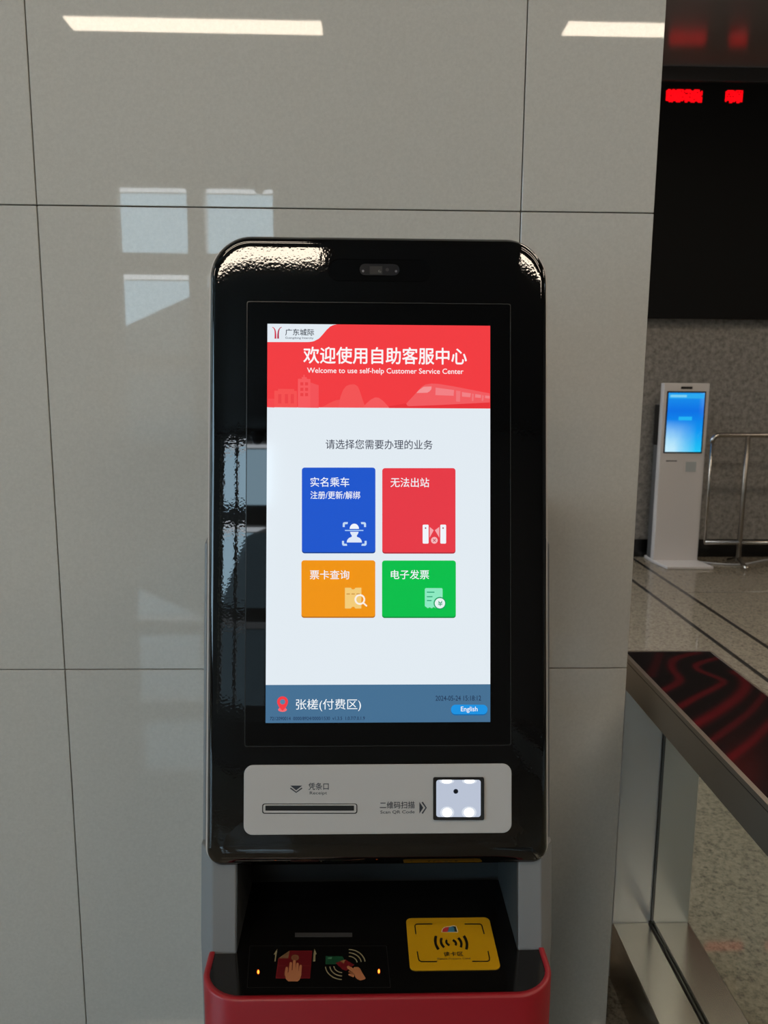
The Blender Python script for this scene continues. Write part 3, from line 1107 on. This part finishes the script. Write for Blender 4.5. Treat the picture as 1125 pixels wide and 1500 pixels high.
# ------------------------------------------------------------------ glass barrier beside the pillar
BY0, BY1 = -0.9, 1.808
bar = thing('glass_barrier', 'steel framed glass barrier with glossy black top, right of the tiled wall', 'barrier', (0.73, 0.45, 0))
s = MB()
s.box((0.6173, BY0, 0.7895), (0.8350, BY1, 0.8560), M_rim)
s.build('fascia', bar, bevel=0.0015)
s = MB()
s.box((0.6178, BY0, 0.8560), (0.8345, BY1 - 0.0005, 0.8580), M_seam)
s.build('seam', bar)
s = MB()
s.box((0.6173, BY0, 0.8580), (0.6270, BY1, 0.8680), M_rim)
s.box((0.8300, BY0, 0.8580), (0.8350, BY1, 0.8680), M_rim)
s.box((0.6270, BY1 - 0.006, 0.8580), (0.8300, BY1, 0.8680), M_rim)
s.build('top_rim', bar)
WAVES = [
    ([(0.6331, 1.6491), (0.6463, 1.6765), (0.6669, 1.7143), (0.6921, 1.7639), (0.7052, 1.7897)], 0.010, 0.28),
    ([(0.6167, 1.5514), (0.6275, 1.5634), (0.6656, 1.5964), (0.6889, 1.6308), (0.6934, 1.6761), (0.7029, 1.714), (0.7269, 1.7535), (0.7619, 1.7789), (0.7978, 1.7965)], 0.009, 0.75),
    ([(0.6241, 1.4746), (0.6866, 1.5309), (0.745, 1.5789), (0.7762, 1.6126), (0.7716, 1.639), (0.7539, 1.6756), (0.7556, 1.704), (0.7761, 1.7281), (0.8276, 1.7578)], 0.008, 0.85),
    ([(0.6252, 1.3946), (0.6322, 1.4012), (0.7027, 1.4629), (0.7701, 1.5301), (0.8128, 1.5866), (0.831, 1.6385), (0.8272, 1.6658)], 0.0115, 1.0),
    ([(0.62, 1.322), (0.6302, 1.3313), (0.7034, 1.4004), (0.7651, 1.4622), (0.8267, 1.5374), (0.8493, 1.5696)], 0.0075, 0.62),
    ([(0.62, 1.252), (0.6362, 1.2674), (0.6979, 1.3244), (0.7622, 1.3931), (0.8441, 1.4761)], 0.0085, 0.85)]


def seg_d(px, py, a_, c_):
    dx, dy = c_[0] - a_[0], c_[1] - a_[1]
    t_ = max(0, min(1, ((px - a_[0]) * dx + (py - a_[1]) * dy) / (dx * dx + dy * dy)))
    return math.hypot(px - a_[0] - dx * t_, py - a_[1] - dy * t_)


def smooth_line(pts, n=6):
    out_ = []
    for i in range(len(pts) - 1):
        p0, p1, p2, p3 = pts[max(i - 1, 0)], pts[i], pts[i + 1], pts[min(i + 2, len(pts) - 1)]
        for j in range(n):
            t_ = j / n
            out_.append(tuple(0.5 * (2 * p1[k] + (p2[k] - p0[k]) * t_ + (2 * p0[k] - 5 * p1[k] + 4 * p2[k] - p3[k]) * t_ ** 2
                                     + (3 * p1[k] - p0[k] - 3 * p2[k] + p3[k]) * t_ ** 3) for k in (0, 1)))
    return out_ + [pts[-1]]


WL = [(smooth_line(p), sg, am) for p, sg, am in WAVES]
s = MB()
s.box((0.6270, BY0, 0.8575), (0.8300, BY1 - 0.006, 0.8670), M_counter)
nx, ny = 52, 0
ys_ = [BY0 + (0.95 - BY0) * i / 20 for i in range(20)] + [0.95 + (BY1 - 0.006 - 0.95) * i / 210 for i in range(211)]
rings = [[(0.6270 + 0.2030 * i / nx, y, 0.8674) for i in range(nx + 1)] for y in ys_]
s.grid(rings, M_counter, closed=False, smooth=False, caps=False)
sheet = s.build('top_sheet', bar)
sheet['label'] = 'glossy black top sheet with dark red waves'
ca = sheet.data.color_attributes.new('red_waves', 'FLOAT_COLOR', 'POINT')
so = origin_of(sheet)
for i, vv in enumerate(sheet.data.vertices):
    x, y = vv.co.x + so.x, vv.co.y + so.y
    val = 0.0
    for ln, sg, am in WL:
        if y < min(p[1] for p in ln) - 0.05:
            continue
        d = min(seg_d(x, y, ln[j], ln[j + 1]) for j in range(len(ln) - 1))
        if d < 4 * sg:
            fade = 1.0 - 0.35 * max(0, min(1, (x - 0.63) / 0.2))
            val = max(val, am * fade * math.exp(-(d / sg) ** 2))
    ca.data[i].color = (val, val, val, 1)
s = MB()
s.box((0.6340, BY1 - 0.004, 0.0), (0.8280, BY1 + 0.06, 0.7890), M_steel2)
s.build('end_post', bar, bevel=0.002)
s = MB()
s.box((0.6340, BY0, 0.0), (0.8290, BY1 - 0.004, 0.153), M_steel)
s.build('kerb', bar, bevel=0.0025)
s = MB()
s.box((0.7265, BY0, 0.1535), (0.7300, BY1 - 0.005, 0.1590), M_gasket)
s.box((0.7365, BY0, 0.1535), (0.7400, BY1 - 0.005, 0.1590), M_gasket)
s.box((0.7300, BY1 - 0.010, 0.159), (0.7365, BY1 - 0.005, 0.7890), M_gasket)
s.build('glazing_channel', bar)
s = MB()
s.box((0.7302, BY0, 0.1535), (0.7363, BY1 - 0.0105, 0.7890), M_barglass)
s.build('glass_pane', bar)

# ------------------------------------------------------------------ far side of the hall
board = thing('led_display_board', 'wide black LED display board with red text high on the granite wall', 'display board', (5.3, FY, 2.0))
s = MB()
s.box((1.4, FY - 0.10, 2.02), (8.9, FY - 0.025, 3.82), M_boardblk)
s.build('board_panel', board)
s = MB()
s.box((1.4, FY - 0.13, 3.82), (8.9, FY - 0.025, 3.925), M_boardtrim)
s.build('top_trim', board, bevel=0.004)


def led_word(x0, x1, seed):
    """a run of red lit dots, too coarse to read"""
    rnd = random.Random(seed)
    m_ = MB()
    p = 0.0115
    n = int((x1 - x0) / p)
    for i in range(n):
        hi = 11 if (i % 6) else 10
        lo = 0 if (i % 5 > 1) else 1
        for j in range(lo, hi):
            if rnd.random() < 0.06:
                continue
            x, z = x0 + i * p, 3.672 + j * 0.0086
            m_.box((x, FY - 0.104, z), (x + 0.0095, FY - 0.1005, z + 0.0076), RED)
    return m_


RED = mat('red_led', (0.02, 0, 0, 1), 0.5)
b = RED.node_tree.nodes['Principled BSDF']
b.inputs['Emission Color'].default_value = (1.0, 0.0, 0.004, 1)
b.inputs['Emission Strength'].default_value = 1.4
for k, (x0, x1) in enumerate(((2.375, 2.665), (2.845, 2.990), (3.225, 3.60), (3.80, 4.1), (4.3, 4.75), (5.0, 5.3), (5.5, 5.95))):
    led_word(x0, x1, k).build('led_text', board)

# information kiosk
IX0, IX1, IY = 2.448, 2.826, 6.50
ik = thing('information_kiosk', 'slim white standing kiosk with bright blue screen by the granite wall', 'kiosk', ((IX0 + IX1) / 2, IY, 0))
s = MB()
s.box((IX0, IY, 0.02), (IX1, IY + 0.07, 1.495), M_white)
s.build('body', ik, bevel=0.008)
s = MB()
s.box((IX0 + 0.005, IY + 0.07, 0.02), (IX1 - 0.005, IY + 0.17, 0.98), mat('grey_rear_paint', G(0.10), 0.5))
s.box((IX0 + 0.01, IY + 0.07, 0.98), (IX1 - 0.01, IY + 0.20, 1.32), M_black)
s.build('rear_case', ik, bevel=0.005)
s = MB()
s.prism([(IX0 - 0.005, IY + 0.2), (IX0 - 0.005, IY), (IX0 + 0.03, IY - 0.24), (IX1 + 0.035, IY - 0.24), (IX1 + 0.005, IY), (IX1 + 0.005, IY + 0.2)],
        lambda p, t: (p[0], p[1], t), 0.0, 0.025, M_white)
s.build('base_plate', ik, bevel=0.006)
s = MB()
s.box((IX0 + 0.028, IY - 0.004, 0.925), (IX1 - 0.028, IY + 0.002, 1.43), M_black)
isc = s.build('screen_bezel', ik, bevel=0.002)
M_blue = mat('blue_screen_picture', (0.004, 0.004, 0.004, 1), 0.1)
nt, ns, lk, b = nodes(M_blue)
tc = ns.new('ShaderNodeTexCoord')
sp = ns.new('ShaderNodeSeparateXYZ')
lk.new(tc.outputs['Generated'], sp.inputs[0])
base = ramp(nt, sp.outputs['Z'], [(0.0, rgb('1FC4F6')), (0.35, rgb('0A96F0')), (0.7, rgb('0A70E4')), (1.0, rgb('1894EC'))])
n_ = noise(nt, tex_coord(nt, (1, 1, 1)), 5.0, 3)
m1 = ns.new('ShaderNodeMath')
m1.operation = 'SUBTRACT'
m1.inputs[0].default_value = 0.85
lk.new(sp.outputs['X'], m1.inputs[1])
m2 = ns.new('ShaderNodeMath')
m2.operation = 'MULTIPLY'
lk.new(m1.outputs[0], m2.inputs[0])
lk.new(n_, m2.inputs[1])
m3 = ns.new('ShaderNodeMath')
m3.operation = 'SUBTRACT'
m3.inputs[0].default_value = 0.55
lk.new(sp.outputs['Z'], m3.inputs[1])
m4 = ns.new('ShaderNodeMath')
m4.operation = 'MULTIPLY'
m4.use_clamp = True
lk.new(m2.outputs[0], m4.inputs[0])
lk.new(m3.outputs[0], m4.inputs[1])
m5 = ns.new('ShaderNodeMath')
m5.operation = 'MULTIPLY'
m5.use_clamp = True
m5.inputs[1].default_value = 4.5
lk.new(m4.outputs[0], m5.inputs[0])
mxc = ns.new('ShaderNodeMix')
mxc.data_type = 'RGBA'
lk.new(m5.outputs[0], mxc.inputs[0])
lk.new(base, mxc.inputs[6])
mxc.inputs[7].default_value = rgb('C4ECFC')
lk.new(mxc.outputs[2], b.inputs['Emission Color'])
b.inputs['Emission Strength'].default_value = 1.0
s = MB()
s.box((IX0 + 0.040, IY - 0.0055, 0.937), (IX1 - 0.040, IY - 0.004, 1.418), M_blue)
s.build('screen_picture', isc)
s = MB()
s.box((IX0 + 0.046, IY - 0.0062, 1.372), (IX1 - 0.046, IY - 0.0055, 1.410), lit('2CA8EE'))
s.box((IX0 + 0.056, IY - 0.0068, 1.382), (IX0 + 0.19, IY - 0.0062, 1.400), lit('7CD0F4'))
s.build('title_strip', isc)
s = MB()
s.box((IX0 + 0.135, IY - 0.0062, 1.195), (IX0 + 0.245, IY - 0.0055, 1.225), lit('22B4F4'))
s.build('screen_caption', isc)
s = MB()
s.box((IX0 + 0.14, IY - 0.004, 1.448), (IX0 + 0.235, IY + 0.002, 1.468), M_black)
s.build('camera_bar', ik, bevel=0.003)
s = MB()
s.box((IX0 + 0.045, IY - 0.003, 0.755), (IX0 + 0.155, IY + 0.002, 0.868), M_white)
s.box((IX0 + 0.055, IY - 0.0045, 0.858), (IX0 + 0.145, IY - 0.002, 0.866), mat('slot_dark', G(0.05), 0.5))
s.build('receipt_panel', ik)
s = MB()
s.box((IX0 + 0.205, IY - 0.003, 0.76), (IX0 + 0.325, IY + 0.002, 0.872), M_white)
s.box((IX0 + 0.222, IY - 0.0045, 0.772), (IX0 + 0.308, IY - 0.002, 0.855), mat('scan_glass', G(0.42, (.95, 1.02, 1.02)), 0.15))
s.build('scanner_panel', ik)

# crowd barrier
cbx = thing('crowd_barrier', 'tubular stainless steel barrier rail standing beside the white kiosk', 'barrier', (3.6, 6.33, 0))
QY = 6.36
s = MB()
x0, x1 = 2.815, 4.9
rc = 0.06
pts = [(x0, QY, 0.24), (x0, QY, 1.085 - rc)] + [(x0 + rc - rc * math.cos(R(a_)), QY, 1.085 - rc + rc * math.sin(R(a_))) for a_ in (22, 45, 68, 90)] + [(x1 - rc, QY, 1.085)]
pts += [(x1 - rc + rc * math.sin(R(a_)), QY, 1.085 - rc + rc * math.cos(R(a_))) for a_ in (22, 45, 68, 90)] + [(x1, QY, 0.24)]
s.tube(pts[1:-1], 0.019, M_steel)
s.build('top_rail', cbx)
s = MB()
s.tube([(x0, QY, 0.205), (x1, QY, 0.205)], 0.017, M_steel)
s.build('lower_rail', cbx)
for x in (x0, x1):
    s = MB()
    s.tube([(x, QY, 0.205), (x, QY, 1.03)], 0.010, M_steel)
    s.build('end_upright', cbx)
for x in (3.105, 4.6):
    s = MB()
    s.tube([(x, QY, 0.05), (x, QY, 1.08)], 0.019, M_rim)
    s.build('post', cbx)
    s = MB()
    s.tube([(x, QY - 0.17, 0.018), (x, QY - 0.12, 0.03), (x, QY, 0.075), (x, QY + 0.12, 0.03), (x, QY + 0.17, 0.018)], 0.018, M_steel)
    ft = s.build('foot', cbx)
cab = MB()
pts = [(2.84 + 0.10 * i, 6.52 - 0.11 * math.sin(i * 0.62), 0.007) for i in range(13)]
cab.tube(pts, 0.007, M_cable, 8)
tag(cab.build('floor_cable'), 'pale cable lying in a curve on the floor behind the steel barrier', 'cable')

# security camera by the window, only mirrored in the wall
sc_ = thing('security_camera', 'small dark dome camera beside the hall window, mirrored at the upper right window pane', 'camera', (-1.0, WW, 3.7))
s = MB()
s.tube([(-0.98, WW + 0.0, 3.76), (-0.98, WW + 0.30, 3.76), (-1.06, WW + 0.42, 3.74), (-1.18, WW + 0.45, 3.73)], 0.014, M_boardtrim)
s.build('bracket', sc_)
s = MB()
rings = []
for z, r_ in ((3.74, 0.04), (3.73, 0.075), (3.69, 0.085), (3.67, 0.07), (3.63, 0.06), (3.60, 0.035), (3.595, 0.01)):
    rings.append([(-1.18 + r_ * math.cos(2 * math.pi * i / 16), WW + 0.45 + r_ * math.sin(2 * math.pi * i / 16), z) for i in range(16)])
s.grid(rings, M_boardtrim)
s.build('dome', sc_)

for me in list(bpy.data.meshes):
    if me.users == 0:
        bpy.data.meshes.remove(me)
